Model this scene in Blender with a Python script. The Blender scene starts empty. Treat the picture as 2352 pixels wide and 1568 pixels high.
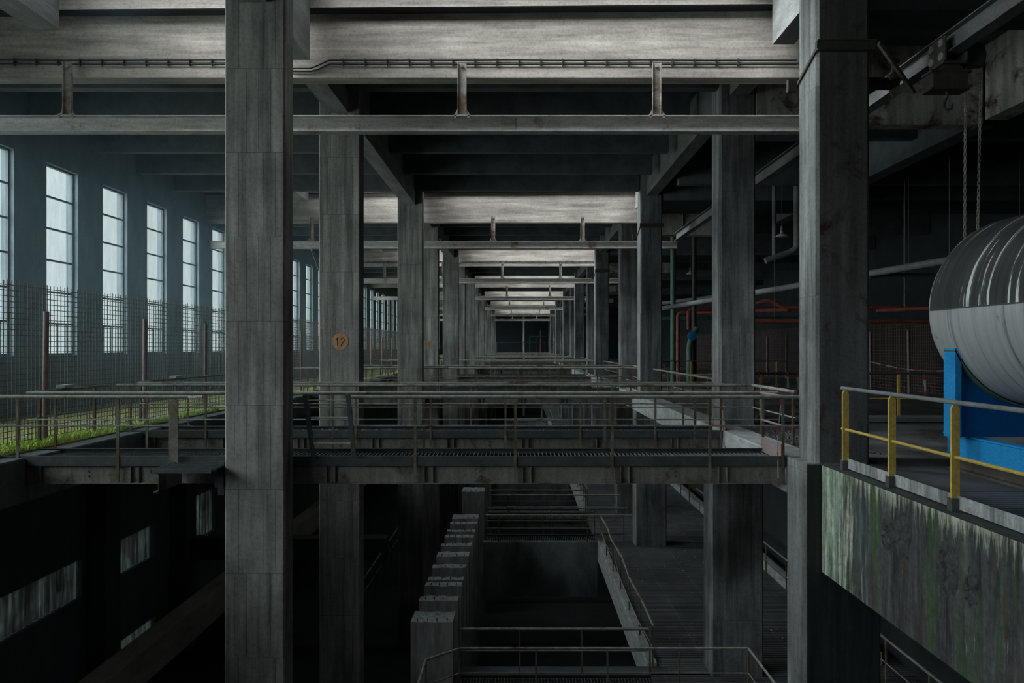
import bpy, bmesh, math, random
from mathutils import Vector, Matrix
R = random.Random(7)
C = bpy.context.scene.collection
sc = bpy.context.scene

# ---------------------------------------------------------------- camera, sky, exposure
EYE = 1.77                                  # eye height above the platform floor (z = 0)
cam_d = bpy.data.cameras.new('camera'); cam = bpy.data.objects.new('camera', cam_d); C.objects.link(cam)
cam_d.sensor_width = 36.0; cam_d.lens = 24.0
cam_d.shift_x = -17.4/2352; cam_d.shift_y = 14.0/2352
cam_d.clip_start = 0.05; cam_d.clip_end = 400
cam.location = (0, 0, EYE); cam.rotation_euler = (math.radians(90), 0, 0)
sc.camera = cam
SKY = 1.7
w = bpy.data.worlds.new('overcast_sky'); sc.world = w; w.use_nodes = True
bg = w.node_tree.nodes['Background']; bg.inputs[0].default_value = (0.87, 0.965, 1.0, 1); bg.inputs[1].default_value = SKY
def sky_glow():                             # bright sky lobes added back left, out of view, to light columns and ledge
    t = w.node_tree; tc = t.nodes.new('ShaderNodeTexCoord'); d = t.nodes.new('ShaderNodeVectorMath'); d.operation = 'DOT_PRODUCT'
    t.links.new(tc.outputs['Generated'], d.inputs[0]); d.inputs[1].default_value = Vector((-.92, -.32, .20)).normalized()
    mx = t.nodes.new('ShaderNodeMath'); mx.operation = 'MAXIMUM'; t.links.new(d.outputs['Value'], mx.inputs[0]); mx.inputs[1].default_value = 0
    pw = t.nodes.new('ShaderNodeMath'); pw.operation = 'POWER'; t.links.new(mx.outputs[0], pw.inputs[0]); pw.inputs[1].default_value = 4
    ma = t.nodes.new('ShaderNodeMath'); ma.operation = 'MULTIPLY_ADD'; t.links.new(pw.outputs[0], ma.inputs[0]); ma.inputs[1].default_value = GLOW; ma.inputs[2].default_value = SKY
    d2 = t.nodes.new('ShaderNodeVectorMath'); d2.operation = 'DOT_PRODUCT'; t.links.new(tc.outputs['Generated'], d2.inputs[0]); d2.inputs[1].default_value = Vector((-.80, -.10, .60)).normalized()
    m2 = t.nodes.new('ShaderNodeMath'); m2.operation = 'MAXIMUM'; t.links.new(d2.outputs['Value'], m2.inputs[0]); m2.inputs[1].default_value = 0
    p2 = t.nodes.new('ShaderNodeMath'); p2.operation = 'POWER'; t.links.new(m2.outputs[0], p2.inputs[0]); p2.inputs[1].default_value = 8
    a2 = t.nodes.new('ShaderNodeMath'); a2.operation = 'MULTIPLY_ADD'; t.links.new(p2.outputs[0], a2.inputs[0]); a2.inputs[1].default_value = GLOW*1.1; t.links.new(ma.outputs[0], a2.inputs[2])
    t.links.new(a2.outputs[0], bg.inputs[1])
GLOW = 30.0
sky_glow()
sc.view_settings.view_transform = 'Standard'; sc.view_settings.look = 'None'
sc.view_settings.gamma = 1.0; sc.view_settings.exposure = 0.0; sc.view_settings.use_curve_mapping = False
cy = sc.cycles
cy.max_bounces = 6; cy.diffuse_bounces = 4; cy.glossy_bounces = 2; cy.transparent_max_bounces = 8; cy.transmission_bounces = 2
cy.caustics_reflective = False; cy.caustics_refractive = False
cy.use_denoising = True
cy.sample_clamp_indirect = 4.0
S = 15.2                                    # spacing of the main frames
NB = 7                                      # frames in the row
YEND = 117.0
WIN0, WINP, WINW = 18.76, 2.5333, 1.33      # window openings along the left wall
ZS, ZT = 1.56, 6.87
WINS = range(-10, 37)
SLOT = (11.5, 12.55); SLX = (-8.66, 3.95)      # roof light slots before the pale girders
def portal(name, loc, rot, sx, sy):
    l = bpy.data.lights.new(name, 'AREA'); l.shape = 'RECTANGLE'; l.size = sx; l.size_y = sy
    l.cycles.is_portal = True
    o = bpy.data.objects.new(name, l); o.location = loc; o.rotation_euler = rot; C.objects.link(o)
for k in range(-1, NB):
    portal('roof_slot_daylight', (-2.35, (SLOT[0]+SLOT[1])/2+S*k, 8.92), (0, 0, 0), 12.6, SLOT[1]-SLOT[0])
for n in range(-2, 8):                      # one portal per run of windows on the left wall
    y0 = WIN0+WINP*(n*5-1); portal('window_daylight', (-13.3, y0+2*WINP+WINW/2, (ZS+ZT)/2), (0, -math.pi/2, 0), ZT-ZS, WINP*4+WINW)

# ---------------------------------------------------------------- helpers
class MB:
    def __init__(s): s.v = []; s.f = []
    def add(s, vs, fs):
        n = len(s.v); s.v += [tuple(p) for p in vs]; s.f += [tuple(i+n for i in f) for f in fs]; return s
    def box(s, x0, x1, y0, y1, z0, z1):
        return s.add([(x0,y0,z0),(x1,y0,z0),(x1,y1,z0),(x0,y1,z0),(x0,y0,z1),(x1,y0,z1),(x1,y1,z1),(x0,y1,z1)],
            [(0,3,2,1),(4,5,6,7),(0,1,5,4),(1,2,6,5),(2,3,7,6),(3,0,4,7)])
    def cbox(s, x0, x1, y0, y1, z0, z1, c=.03):   # a shaft with chamfered vertical edges
        p = [(x0+c,y0),(x1-c,y0),(x1,y0+c),(x1,y1-c),(x1-c,y1),(x0+c,y1),(x0,y1-c),(x0,y0+c)]
        return s.prism([(a,b,z0) for a,b in p], (0,0,z1-z0))
    def prism(s, poly, d):
        n = len(poly); q = [(a+d[0],b+d[1],c+d[2]) for a,b,c in poly]
        return s.add(list(poly)+q, [tuple(range(n))[::-1], tuple(range(n,2*n))]+[(i,(i+1)%n,n+(i+1)%n,n+i) for i in range(n)])
    def bar(s, a, b, w, h=None):
        h = h or w; a = Vector(a); b = Vector(b); d = (b-a).normalized()
        up = Vector((0,0,1)) if abs(d.z) < .9 else Vector((0,1,0))
        u = d.cross(up).normalized()*w/2; v = u.cross(d).normalized()*h/2
        return s.add([a-u-v,a+u-v,a+u+v,a-u+v,b-u-v,b+u-v,b+u+v,b-u+v],[(0,1,2,3),(7,6,5,4),(0,4,5,1),(1,5,6,2),(2,6,7,3),(3,7,4,0)])
    def tube(s, pts, r, n=8):
        pts = [Vector(p) for p in pts]; m = len(pts); vs = []; prev = None
        for i, p in enumerate(pts):
            d = ((pts[i]-pts[i-1]).normalized() if i else Vector((0,0,0)))+((pts[i+1]-pts[i]).normalized() if i < m-1 else Vector((0,0,0)))
            d.normalize()
            if prev is None:
                up = Vector((0,0,1)) if abs(d.z) < .9 else Vector((0,1,0)); u = d.cross(up).normalized()
            else: u = (prev-d*prev.dot(d)).normalized()
            prev = u; v = d.cross(u); rr = r[i] if isinstance(r, (list, tuple)) else r
            vs += [p+u*math.cos(2*math.pi*j/n)*rr+v*math.sin(2*math.pi*j/n)*rr for j in range(n)]
        fs = [(i*n+j, i*n+(j+1)%n, (i+1)*n+(j+1)%n, (i+1)*n+j) for i in range(m-1) for j in range(n)]
        fs += [tuple(range(n))[::-1], tuple(range((m-1)*n, m*n))]
        return s.add(vs, fs)
    def lathe(s, prof, c, ax='z', n=24):    # prof: (radius, height) pairs about a centre
        vs = []
        for r, h in prof:
            for j in range(n):
                a = 2*math.pi*j/n; p, q = r*math.cos(a), r*math.sin(a)
                vs.append({'z':(c[0]+p,c[1]+q,c[2]+h),'y':(c[0]+p,c[1]+h,c[2]+q),'x':(c[0]+h,c[1]+p,c[2]+q)}[ax])
        m = len(prof); fs = [(i*n+j, i*n+(j+1)%n, (i+1)*n+(j+1)%n, (i+1)*n+j) for i in range(m-1) for j in range(n)]
        fs += [tuple(range(n))[::-1], tuple(range((m-1)*n, m*n))]
        return s.add(vs, fs)
    def build(s, name, mat, parent=None, origin=None, smooth=False, bevel=0):
        if parent is not None:
            o0 = Vector((0,0,0)); q = parent
            while q is not None: o0 = o0+q.location; q = q.parent
        elif origin is not None: o0 = Vector(origin)
        else:
            xs, ys, zs = zip(*s.v); o0 = Vector(((min(xs)+max(xs))/2, (min(ys)+max(ys))/2, min(zs)))
        me = bpy.data.meshes.new(name); me.from_pydata([Vector(p)-o0 for p in s.v], [], s.f)
        bm = bmesh.new(); bm.from_mesh(me); bmesh.ops.recalc_face_normals(bm, faces=bm.faces); bm.to_mesh(me); bm.free()
        if smooth:
            for p in me.polygons: p.use_smooth = True
            try: me.set_sharp_from_angle(angle=math.radians(40))
            except Exception: pass
        me.materials.append(mat)
        o = bpy.data.objects.new(name, me); C.objects.link(o)
        if parent is not None: o.parent = parent
        else: o.location = o0
        if bevel:
            b = o.modifiers.new('bevel', 'BEVEL'); b.width = bevel; b.segments = 1; b.limit_method = 'ANGLE'
        return o
def tag(o, label, cat, group=None, kind=None):
    o['label'] = label
    if kind: o['kind'] = kind
    if cat: o['category'] = cat
    if group: o['group'] = group
    return o
def thing(name, loc, label, cat, group=None):
    o = bpy.data.objects.new(name, None); o.empty_display_size = .2; o.location = loc; C.objects.link(o)
    return tag(o, label, cat, group)
def struct(o, label): o['kind'] = 'structure'; o['label'] = label; o['category'] = {'w':'wall','f':'floor','c':'ceiling','t':'trim'}[o.name[0]]; return o
def dup(o, parent=None):
    c = o.copy(); C.objects.link(c); c.parent = parent
    for ch in o.children: dup(ch, c)
    return c
def clone(root, loc, label, group=None):
    c = dup(root); c.location = loc; c['label'] = label
    if group: c['group'] = group
    elif 'group' in c: del c['group']
    return c
ORD = ['nearest', 'second', 'third', 'fourth', 'fifth', 'sixth', 'seventh', 'eighth', 'ninth', 'tenth', 'eleventh', 'twelfth', 'thirteenth', 'fourteenth']

# ---------------------------------------------------------------- materials
def lin(c): return tuple((x/255/12.92 if x/255 <= .04045 else ((x/255+.055)/1.055)**2.4) for x in c)+(1,)
class N:
    def __init__(s, name):
        s.m = bpy.data.materials.new(name); s.m.use_nodes = True; s.t = s.m.node_tree; s.b = s.t.nodes['Principled BSDF']
        tc = s.t.nodes.new('ShaderNodeTexCoord'); oi = s.t.nodes.new('ShaderNodeObjectInfo')
        mu = s.t.nodes.new('ShaderNodeVectorMath'); mu.operation = 'MULTIPLY_ADD'
        s.t.links.new(oi.outputs['Random'], mu.inputs[0]); mu.inputs[1].default_value = (37, 53, 19)
        s.t.links.new(tc.outputs['Object'], mu.inputs[2]); s.vec = mu.outputs[0]
    def link(s, a, b): s.t.links.new(a, b)
    def scale(s, v, sc_, rot=None):
        n = s.t.nodes.new('ShaderNodeMapping'); n.inputs['Scale'].default_value = sc_
        if rot: n.inputs['Rotation'].default_value = rot
        s.link(v, n.inputs[0]); return n.outputs[0]
    def noise(s, v, sc_=1, det=5, rough=.6, dist=0):
        n = s.t.nodes.new('ShaderNodeTexNoise'); n.inputs['Scale'].default_value = sc_; n.inputs['Detail'].default_value = det
        n.inputs['Roughness'].default_value = rough; n.inputs['Distortion'].default_value = dist; s.link(v, n.inputs['Vector']); return n.outputs['Fac']
    def ramp(s, f, stops):
        n = s.t.nodes.new('ShaderNodeValToRGB'); e = n.color_ramp.elements
        while len(e) < len(stops): e.new(.5)
        for i, (p, c) in enumerate(stops): e[i].position = p; e[i].color = c if len(c) == 4 else tuple(c)+(1,)
        s.link(f, n.inputs[0]); return n.outputs[0]
    def mix(s, f, a, b, mode='MIX'):
        n = s.t.nodes.new('ShaderNodeMix'); n.data_type = 'RGBA'; n.blend_type = mode
        for sock, val in ((n.inputs[0], f), (n.inputs[6], a), (n.inputs[7], b)):
            if hasattr(val, 'links'): s.link(val, sock)
            else: sock.default_value = val
        return n.outputs[2]
    def bump(s, f, st=.3, d=.02):
        n = s.t.nodes.new('ShaderNodeBump'); n.inputs['Strength'].default_value = st; n.inputs['Distance'].default_value = d
        s.link(f, n.inputs['Height']); s.link(n.outputs[0], s.b.inputs['Normal'])
    def fin(s, col, rough=.85, metal=0):
        if hasattr(col, 'links'): s.link(col, s.b.inputs['Base Color'])
        else: s.b.inputs['Base Color'].default_value = col
        if hasattr(rough, 'links'): s.link(rough, s.b.inputs['Roughness'])
        else: s.b.inputs['Roughness'].default_value = rough
        s.b.inputs['Metallic'].default_value = metal; s.b.inputs['Specular IOR Level'].default_value = .35
        return s.m
def g(v, t=(1,1,1)): return (v*t[0], v*t[1], v*t[2], 1)
def boards(name, lo, hi, vertical=True, tint=(1,1,.97), stain=.35, bw=.17, bl=1.32, line=.5):
    n = N(name)
    sep = n.t.nodes.new('ShaderNodeSeparateXYZ'); n.link(n.vec, sep.inputs[0])
    ad = n.t.nodes.new('ShaderNodeMath'); n.link(sep.outputs[0], ad.inputs[0]); n.link(sep.outputs[1], ad.inputs[1])
    cmb = n.t.nodes.new('ShaderNodeCombineXYZ'); n.link(ad.outputs[0], cmb.inputs[0]); n.link(sep.outputs[2], cmb.inputs[1])
    br = n.t.nodes.new('ShaderNodeTexBrick'); n.link(cmb.outputs[0], br.inputs['Vector']); br.inputs['Scale'].default_value = 1
    br.inputs['Brick Width'].default_value = bw if vertical else bl; br.inputs['Row Height'].default_value = bl if vertical else bw
    br.inputs['Mortar Size'].default_value = .004; br.inputs['Mortar Smooth'].default_value = .6; br.inputs['Bias'].default_value = -.1
    br.offset = .37
    br.inputs['Color1'].default_value = g(.78); br.inputs['Color2'].default_value = g(1.0); br.inputs['Mortar'].default_value = g(line)
    sv = (5, 5, .35) if vertical else (.5, 5, 6)
    a = n.noise(n.scale(n.vec, sv), 1, 7, .65); b = n.noise(n.vec, .55, 4, .6); c = n.noise(n.vec, 22, 3, .7)
    col = n.ramp(a, [(.32, g(lo, tint)), (.68, g(hi, tint))])
    col = n.mix(1, col, br.outputs['Color'], 'MULTIPLY')
    col = n.mix(1, col, n.ramp(b, [(.35, g(1-stain)), (.6, g(1.0))]), 'MULTIPLY')
    col = n.mix(1, col, n.ramp(c, [(.3, g(.72)), (.55, g(1.0))]), 'MULTIPLY')
    n.bump(br.outputs['Fac'], .35, -.02)
    return n.fin(col, .9)
def grime(name, lo, hi, tint=(1,1,1), sv=(1,1,1), scl=2.2, rough=.85, metal=0, rust=0, rcol=(92,58,38), bump=0):
    n = N(name); v = n.scale(n.vec, sv)
    a = n.noise(v, scl, 7, .65); col = n.ramp(a, [(.3, g(lo, tint)), (.7, g(hi, tint))])
    if rust:
        b = n.noise(n.vec, 1.7, 6, .7, .4); col = n.mix(n.ramp(b, [(.62-rust*.3, g(0)), (.72-rust*.2, g(1))]), col, lin(rcol))
    c = n.noise(n.vec, 30, 3, .7); col = n.mix(1, col, n.ramp(c, [(.3, g(.7)), (.6, g(1))]), 'MULTIPLY')
    if bump: n.bump(a, bump, .03)
    return n.fin(col, rough, metal)
M = {}
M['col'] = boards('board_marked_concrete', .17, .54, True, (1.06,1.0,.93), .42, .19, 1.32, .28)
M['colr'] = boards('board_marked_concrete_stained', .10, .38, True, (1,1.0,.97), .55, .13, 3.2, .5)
M['girder'] = boards('pale_plank_cast_concrete', .22, .52, False, (1.14,1.0,.88), .30, .14, 3.6, .92)
M['soot'] = grime('sooty_concrete', .075, .16, (.92,1,1), (1,1,1), 1.5, .9)
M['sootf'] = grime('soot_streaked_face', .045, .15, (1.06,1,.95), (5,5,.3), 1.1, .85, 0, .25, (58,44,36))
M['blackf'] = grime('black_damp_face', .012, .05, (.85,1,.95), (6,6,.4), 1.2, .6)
M['agird'] = grime('rust_streaked_concrete', .24, .62, (1.1,1,.9), (4,4,.35), 1.2, .9, 0, .35, (82,64,44))
M['rbeam'] = grime('dull_beam_concrete', .08, .2, (1,1,.96), (1,.3,1), 3, .9)
M['toe'] = grime('scraped_grey_plate', .08, .5, (1,1,.97), (1,3,.6), 2.5, .6, 0, .2, (90,62,46))
M['lbeam'] = grime('grey_beam_concrete', .16, .34, (1,1,.96), (1,.3,1), 3, .9)
M['wall'] = grime('dark_wall_plaster', .15, .24, (.85,1,1.08), (1,1,.4), 1.5, .9)
M['endwall'] = grime('far_end_wall_paint', .05, .07, (.75,.95,1.1), (1,1,1), .4, .8)
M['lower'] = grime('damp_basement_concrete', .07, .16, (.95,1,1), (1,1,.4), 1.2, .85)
M['pitw'] = grime('stained_pit_wall', .08, .42, (.95,1,1), (1,1,.5), .9, .85)
M['bbeam'] = grime('brown_stained_concrete', .16, .34, (1.15,1,.85), (1,.4,1), 2, .9)
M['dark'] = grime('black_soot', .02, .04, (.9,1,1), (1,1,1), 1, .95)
M['curb'] = grime('pale_curb_concrete', .22, .48, (1,1,.98), (2,1,2), 2.5, .85)
M['rail'] = grime('dusty_brown_steel', .17, .36, (1.06,1,.9), (1,1,1), 5, .6, .0, .25, (84,60,44))
M['post'] = grime('rusty_post_steel', .10, .22, (1.1,1,.85), (1,1,1), 5, .7, 0, .6, (96,70,48))
M['web'] = grime('girder_steel', .12, .24, (1.12,1,.86), (6,1,.6), 2, .7, 0, .3, (72,56,46))
M['dsteel'] = grime('dark_plate_steel', .045, .10, (.95,1,1), (1,1,1), 4, .5)
M['mono'] = grime('grey_rail_steel', .26, .50, (1.07,1,.93), (1,1,6), 2.5, .7, 0, .12, (110,82,64))
M['strap'] = grime('brown_strap_steel', .17, .34, (1.1,1,.86), (1,1,1), 5, .75, 0, .4, (98,74,56))
M['grate'] = grime('grating_steel', .10, .2, (.95,1,1), (1,1,1), 9, .5)
M['yellow'] = grime('chipped_yellow_paint', .35, .48, (1.35,.92,.22), (3,3,1), 5, .55, 0, .12, (70,52,30))
M['cable'] = grime('black_cable', .02, .04)
M['brown'] = grime('brown_primer', .16, .22, (1.25,.95,.9), (1,1,1), 3, .7)
M['fence'] = grime('rusty_wire', .07, .15, (1.12,1,.85), (1,1,1), 9, .7)
M['fpost'] = grime('red_brown_fence_post', .13, .22, (1.4,.92,.82), (1,1,1), 6, .7)
M['rfence'] = grime('dark_red_wire', .08, .13, (1.4,.85,.8), (1,1,1), 6, .7)
M['red'] = grime('red_pipe_paint', .16, .3, (1.6,.45,.4), (1,1,1), 4, .5)
M['green'] = grime('green_pipe_paint', .12, .22, (.6,1.15,.9), (1,1,1), 4, .5)
M['pipe'] = grime('grey_pipe_lagging', .14, .26, (1,1,1), (1,1,1), 4, .6)
M['blue'] = grime('blue_machine_paint', .5, .7, (.03,.42,.95), (1,1,1), 3, .45)
M['bluedk'] = grime('deep_blue_plate', .4, .55, (.01,.25,.8), (1,1,1), 1, .5)
M['lamp'] = grime('enamel_lamp_metal', .4, .6, (1,1,1), (1,1,1), 3, .3)
M['hoist'] = grime('hoist_dark_paint', .04, .08, (1.2,1,.85), (1,1,1), 4, .6, 0, .3, (60,40,28))
M['spall'] = grime('spalled_aggregate', .015, .09, (1,1,.95), (1,1,1), 14, .9, 0, 0, (0,0,0), .8)
M['orange'] = grime('faded_orange_paint', .30, .46, (1.35,.72,.34), (6,6,.6), 2, .9)
M['faded'] = grime('nearly_worn_off_paint', .2, .34, (1.25,.85,.6), (6,6,.6), 2, .9)
M['black'] = grime('black_numeral_paint', .03, .05)
def mk_sheet():
    n = N('dirty_translucent_sheet'); nt = n.t; a = n.noise(n.scale(n.vec, (1,5,.4)), 1.6, 6, .7); b = n.noise(n.vec, .8, 5, .6)
    col = n.mix(1, n.ramp(a, [(.35, g(.014)), (.65, g(.075, (.92,1.04,.98)))]), n.ramp(b, [(.35, g(.4)), (.6, g(1))]), 'MULTIPLY')
    tl = nt.nodes.new('ShaderNodeBsdfTranslucent'); nt.links.new(col, tl.inputs[0]); df = nt.nodes.new('ShaderNodeBsdfDiffuse'); df.inputs[0].default_value = g(.2)
    ad = nt.nodes.new('ShaderNodeAddShader'); nt.links.new(tl.outputs[0], ad.inputs[0]); nt.links.new(df.outputs[0], ad.inputs[1]); nt.links.new(ad.outputs[0], nt.nodes['Material Output'].inputs[0]); return n.m
M['corr'] = mk_sheet()
M['tapew'] = grime('white_tape', .3, .55); M['taper'] = grime('red_tape', .22, .34, (1.3,.2,.17))
M['rubble'] = grime('pale_rubble', .2, .5)
def mk_block():
    n = N('weathered_pier_concrete'); a = n.noise(n.scale(n.vec, (3,3,.6)), 1.5, 7, .7)
    col = n.ramp(a, [(.35, g(.2, (1.12,1,.92))), (.65, g(.42))])
    geo = n.t.nodes.new('ShaderNodeNewGeometry'); sp = n.t.nodes.new('ShaderNodeSeparateXYZ'); n.link(geo.outputs['Normal'], sp.inputs[0])
    col = n.mix(n.ramp(sp.outputs[2], [(.4, g(0)), (.7, g(1))]), col, n.ramp(n.noise(n.vec, 9, 6, .7), [(.38, g(.2)), (.62, g(.4))]))
    n.bump(n.noise(n.vec, 6, 6, .7), .6, .05); return n.fin(col, .9)
M['block'] = mk_block()
def mk_stain():                              # lime, moss and rust running down the platform edge
    n = N('lime_and_moss_stained_concrete')
    v = n.scale(n.vec, (1, 4.2, .35)); a = n.noise(v, 1.6, 8, .7, .2); b = n.noise(n.scale(n.vec, (1,2.4,.25)), 1.3, 6, .6)
    c = n.noise(n.vec, 9, 6, .75)
    sp = n.t.nodes.new('ShaderNodeSeparateXYZ'); tc = n.t.nodes.new('ShaderNodeTexCoord'); n.link(tc.outputs['Object'], sp.inputs[0])
    base = n.ramp(a, [(.34, g(.016)), (.68, g(.105))])
    col = n.mix(n.ramp(b, [(.50, g(0)), (.62, g(.8))]), base, lin((62,84,44)))
    col = n.mix(n.ramp(n.noise(n.scale(n.vec, (1,3,.3)), 2.1, 6, .6), [(.55, g(0)), (.66, g(.8))]), col, lin((70,46,34)))
    top = n.t.nodes.new('ShaderNodeMapRange'); n.link(sp.outputs[2], top.inputs[0]); top.inputs[1].default_value = 1.22; top.inputs[2].default_value = 1.72
    end = n.t.nodes.new('ShaderNodeMapRange'); n.link(sp.outputs[1], end.inputs[0]); end.inputs[1].default_value = 2.3; end.inputs[2].default_value = 3.5
    tt = n.t.nodes.new('ShaderNodeMath'); tt.operation = 'MAXIMUM'; n.link(top.outputs[0], tt.inputs[0]); n.link(end.outputs[0], tt.inputs[1])
    lime = n.noise(n.scale(n.vec, (1,7,.45)), 1.5, 8, .75, .3)
    lm = n.t.nodes.new('ShaderNodeMath'); lm.operation = 'MULTIPLY_ADD'; n.link(tt.outputs[0], lm.inputs[0]); lm.inputs[1].default_value = .235; n.link(lime, lm.inputs[2])
    col = n.mix(n.ramp(lm.outputs[0], [(.63, g(0)), (.76, g(1))]), col, lin((190,190,170)))
    gr = n.noise(n.scale(n.vec, (1,5,.4)), 2.3, 6, .6)
    gm = n.t.nodes.new('ShaderNodeMath'); gm.operation = 'MULTIPLY_ADD'; n.link(end.outputs[0], gm.inputs[0]); gm.inputs[1].default_value = .2; n.link(gr, gm.inputs[2])
    col = n.mix(n.ramp(gm.outputs[0], [(.62, g(0)), (.74, g(.55))]), col, lin((72,118,100)))
    col = n.mix(1, col, n.ramp(c, [(.3, g(.5)), (.6, g(1))]), 'MULTIPLY')
    geo = n.t.nodes.new('ShaderNodeNewGeometry'); s2 = n.t.nodes.new('ShaderNodeSeparateXYZ'); n.link(geo.outputs['Normal'], s2.inputs[0])
    col = n.mix(n.ramp(s2.outputs[2], [(.4, g(0)), (.7, g(1))]), col, n.ramp(c, [(.3, g(.02)), (.6, g(.07)), (.75, lin((60,72,36)))]))
    n.bump(c, .5, .03); return n.fin(col, .75)
M['stain'] = mk_stain()
def mk_floor():                              # wet black floor with dust
    n = N('wet_sooty_floor'); a = n.noise(n.vec, .8, 7, .65); c = n.noise(n.vec, 12, 5, .7)
    col = n.ramp(a, [(.35, g(.035)), (.7, g(.11))]); col = n.mix(n.ramp(c, [(.66, g(0)), (.74, g(.6))]), col, g(.4))
    return n.fin(col, n.ramp(a, [(.4, g(.25)), (.6, g(.8))]))
M['floor'] = mk_floor()
def mk_ledge():                              # moss, dry leaves and puddles
    n = N('mossy_wet_ledge'); a = n.noise(n.vec, .9, 6, .65); b = n.noise(n.vec, 1.6, 6, .7); c = n.noise(n.vec, 14, 4, .7)
    col = n.ramp(a, [(.38, g(.42,(.95,1,1.05))), (.50, lin((150,148,80))), (.64, lin((176,160,104)))])
    col = n.mix(n.ramp(b, [(.52, g(0)), (.6, g(.9))]), col, lin((136,150,64)))
    col = n.mix(1, col, n.ramp(c, [(.3, g(.45)), (.6, g(1))]), 'MULTIPLY')
    n.bump(c, .5, .04); return n.fin(col, n.ramp(a, [(.38, g(.12)), (.46, g(.9))]))
M['ledge'] = mk_ledge()
def mk_grating():
    n = N('bar_grating_floor'); sp = n.t.nodes.new('ShaderNodeSeparateXYZ'); n.link(n.vec, sp.inputs[0])
    wv = n.t.nodes.new('ShaderNodeTexWave'); wv.bands_direction = 'Y'; wv.inputs['Scale'].default_value = 3.2; n.link(n.vec, wv.inputs[0])
    wx = n.t.nodes.new('ShaderNodeTexBrick'); wx.inputs['Scale'].default_value = 1; wx.inputs['Brick Width'].default_value = 1.1; wx.inputs['Row Height'].default_value = .9
    wx.offset = 0; wx.inputs['Mortar Size'].default_value = .012; wx.inputs['Color1'].default_value = g(1); wx.inputs['Color2'].default_value = g(.75); wx.inputs['Mortar'].default_value = g(1.6); n.link(n.vec, wx.inputs['Vector'])
    col = n.ramp(wv.outputs['Fac'], [(.35, g(.02)), (.6, g(.16))]); col = n.mix(1, col, wx.outputs['Color'], 'MULTIPLY')
    a = n.noise(n.vec, 1.2, 7, .7); col = n.mix(1, col, n.ramp(a, [(.3, g(.5)), (.7, g(1.3))]), 'MULTIPLY')
    col = n.mix(n.ramp(n.noise(n.vec, 7, 6, .75), [(.63, g(0)), (.72, g(.7))]), col, g(.32))
    return n.fin(col, .6)
M['gfloor'] = mk_grating()
def mk_tank():                               # scuffed metal shell: pale lower half, dark upper half with scratches
    n = N('scuffed_tank_shell'); tc = n.t.nodes.new('ShaderNodeTexCoord'); sp = n.t.nodes.new('ShaderNodeSeparateXYZ'); n.link(tc.outputs['Object'], sp.inputs[0])
    v = n.scale(n.vec, (.35, 9, .35)); a = n.noise(v, 1.3, 7, .65, .3)
    up = n.ramp(a, [(.33, g(.03)), (.59, g(.07)), (.62, g(.75))]); lo = n.ramp(a, [(.32, g(.12)), (.44, g(.40)), (.7, g(.52))])
    mr = n.t.nodes.new('ShaderNodeMath'); mr.operation = 'GREATER_THAN'; n.link(sp.outputs[2], mr.inputs[0]); mr.inputs[1].default_value = .01
    col = n.mix(mr.outputs[0], lo, up)
    dirt = n.noise(n.vec, 3, 7, .7); col = n.mix(n.ramp(dirt, [(.6, g(0)), (.68, g(.7))]), col, g(.06, (1.2,1,.8)))
    return n.fin(col, .38, .35)
M['tank'] = mk_tank()
def mk_glass():
    n = N('dirty_window_glass'); nt = n.t; out = nt.nodes['Material Output']
    a = n.noise(n.scale(n.vec, (1,3,.8)), 1.6, 7, .7); b = n.noise(n.vec, 16, 4, .75)
    tint = n.ramp(a, [(.3, (.565,.60,.598)), (.65, (.635,.658,.65))])
    tint = n.mix(n.ramp(b, [(.70, g(0)), (.76, g(.7))]), tint, g(.06))
    tr = nt.nodes.new('ShaderNodeBsdfTransparent'); nt.links.new(tint, tr.inputs[0])
    df = nt.nodes.new('ShaderNodeBsdfDiffuse'); df.inputs[0].default_value = (.3,.33,.34,1)
    mx = nt.nodes.new('ShaderNodeMixShader'); mx.inputs[0].default_value = .06
    nt.links.new(tr.outputs[0], mx.inputs[1]); nt.links.new(df.outputs[0], mx.inputs[2]); nt.links.new(mx.outputs[0], out.inputs[0]); return n.m
M['glass'] = mk_glass()

# ---------------------------------------------------------------- the shell
XL, XR = -13.0, 20.0
ZLOW, ZPIT, ZCEIL = -5.68, -9.6, 8.6
m = MB()
SHEETS = [(11.5,20.3,-5.66,-4.5,'long corrugated wall sheet at the left photo edge in the basement'), (21.4,24.3,-5.66,-4.5,'short corrugated wall sheet right of the basement post'),
    (26.5,29.2,-6.0,-4.2,'corrugated wall sheet left of the nearest column base'), (21.4,24.4,-9.2,-7.8,'lower corrugated sheet in the basement shadows'), (18.2,20.2,-9.5,-8.6,'lowest small corrugated sheet in the basement shadows')]
yb_ = sorted({-9.0, YEND}|{v for h in SHEETS for v in h[:2]})
for a, b in zip(yb_, yb_[1:]):
    z = ZPIT
    for h in sorted((h for h in SHEETS if h[0] <= a and h[1] >= b), key=lambda h: h[2]): m.box(XL-.35, XL, a, b, z, h[2]); z = h[3]
    m.box(XL-.35, XL, a, b, z, ZS)
m.box(XL-.35, XL, -9, YEND, ZT, ZCEIL+.3)
edges = [-9]+[e for k in WINS for e in (WIN0+WINP*k, WIN0+WINP*k+WINW)]+[YEND]
for i in range(0, len(edges), 2):
    if edges[i+1]-edges[i] > .01: m.box(XL-.35, XL, edges[i], edges[i+1], ZS, ZT)
struct(m.build('wall_left', M['wall'], origin=(XL,0,0)), 'dark left wall pierced by a row of tall windows')
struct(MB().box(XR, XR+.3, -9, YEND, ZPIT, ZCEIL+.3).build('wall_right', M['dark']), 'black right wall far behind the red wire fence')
struct(MB().box(XL-.35, XR+.3, YEND, YEND+.3, ZPIT, ZCEIL+.3).build('wall_far', M['endwall']), 'dark blue end wall closing the row of frames')
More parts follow.
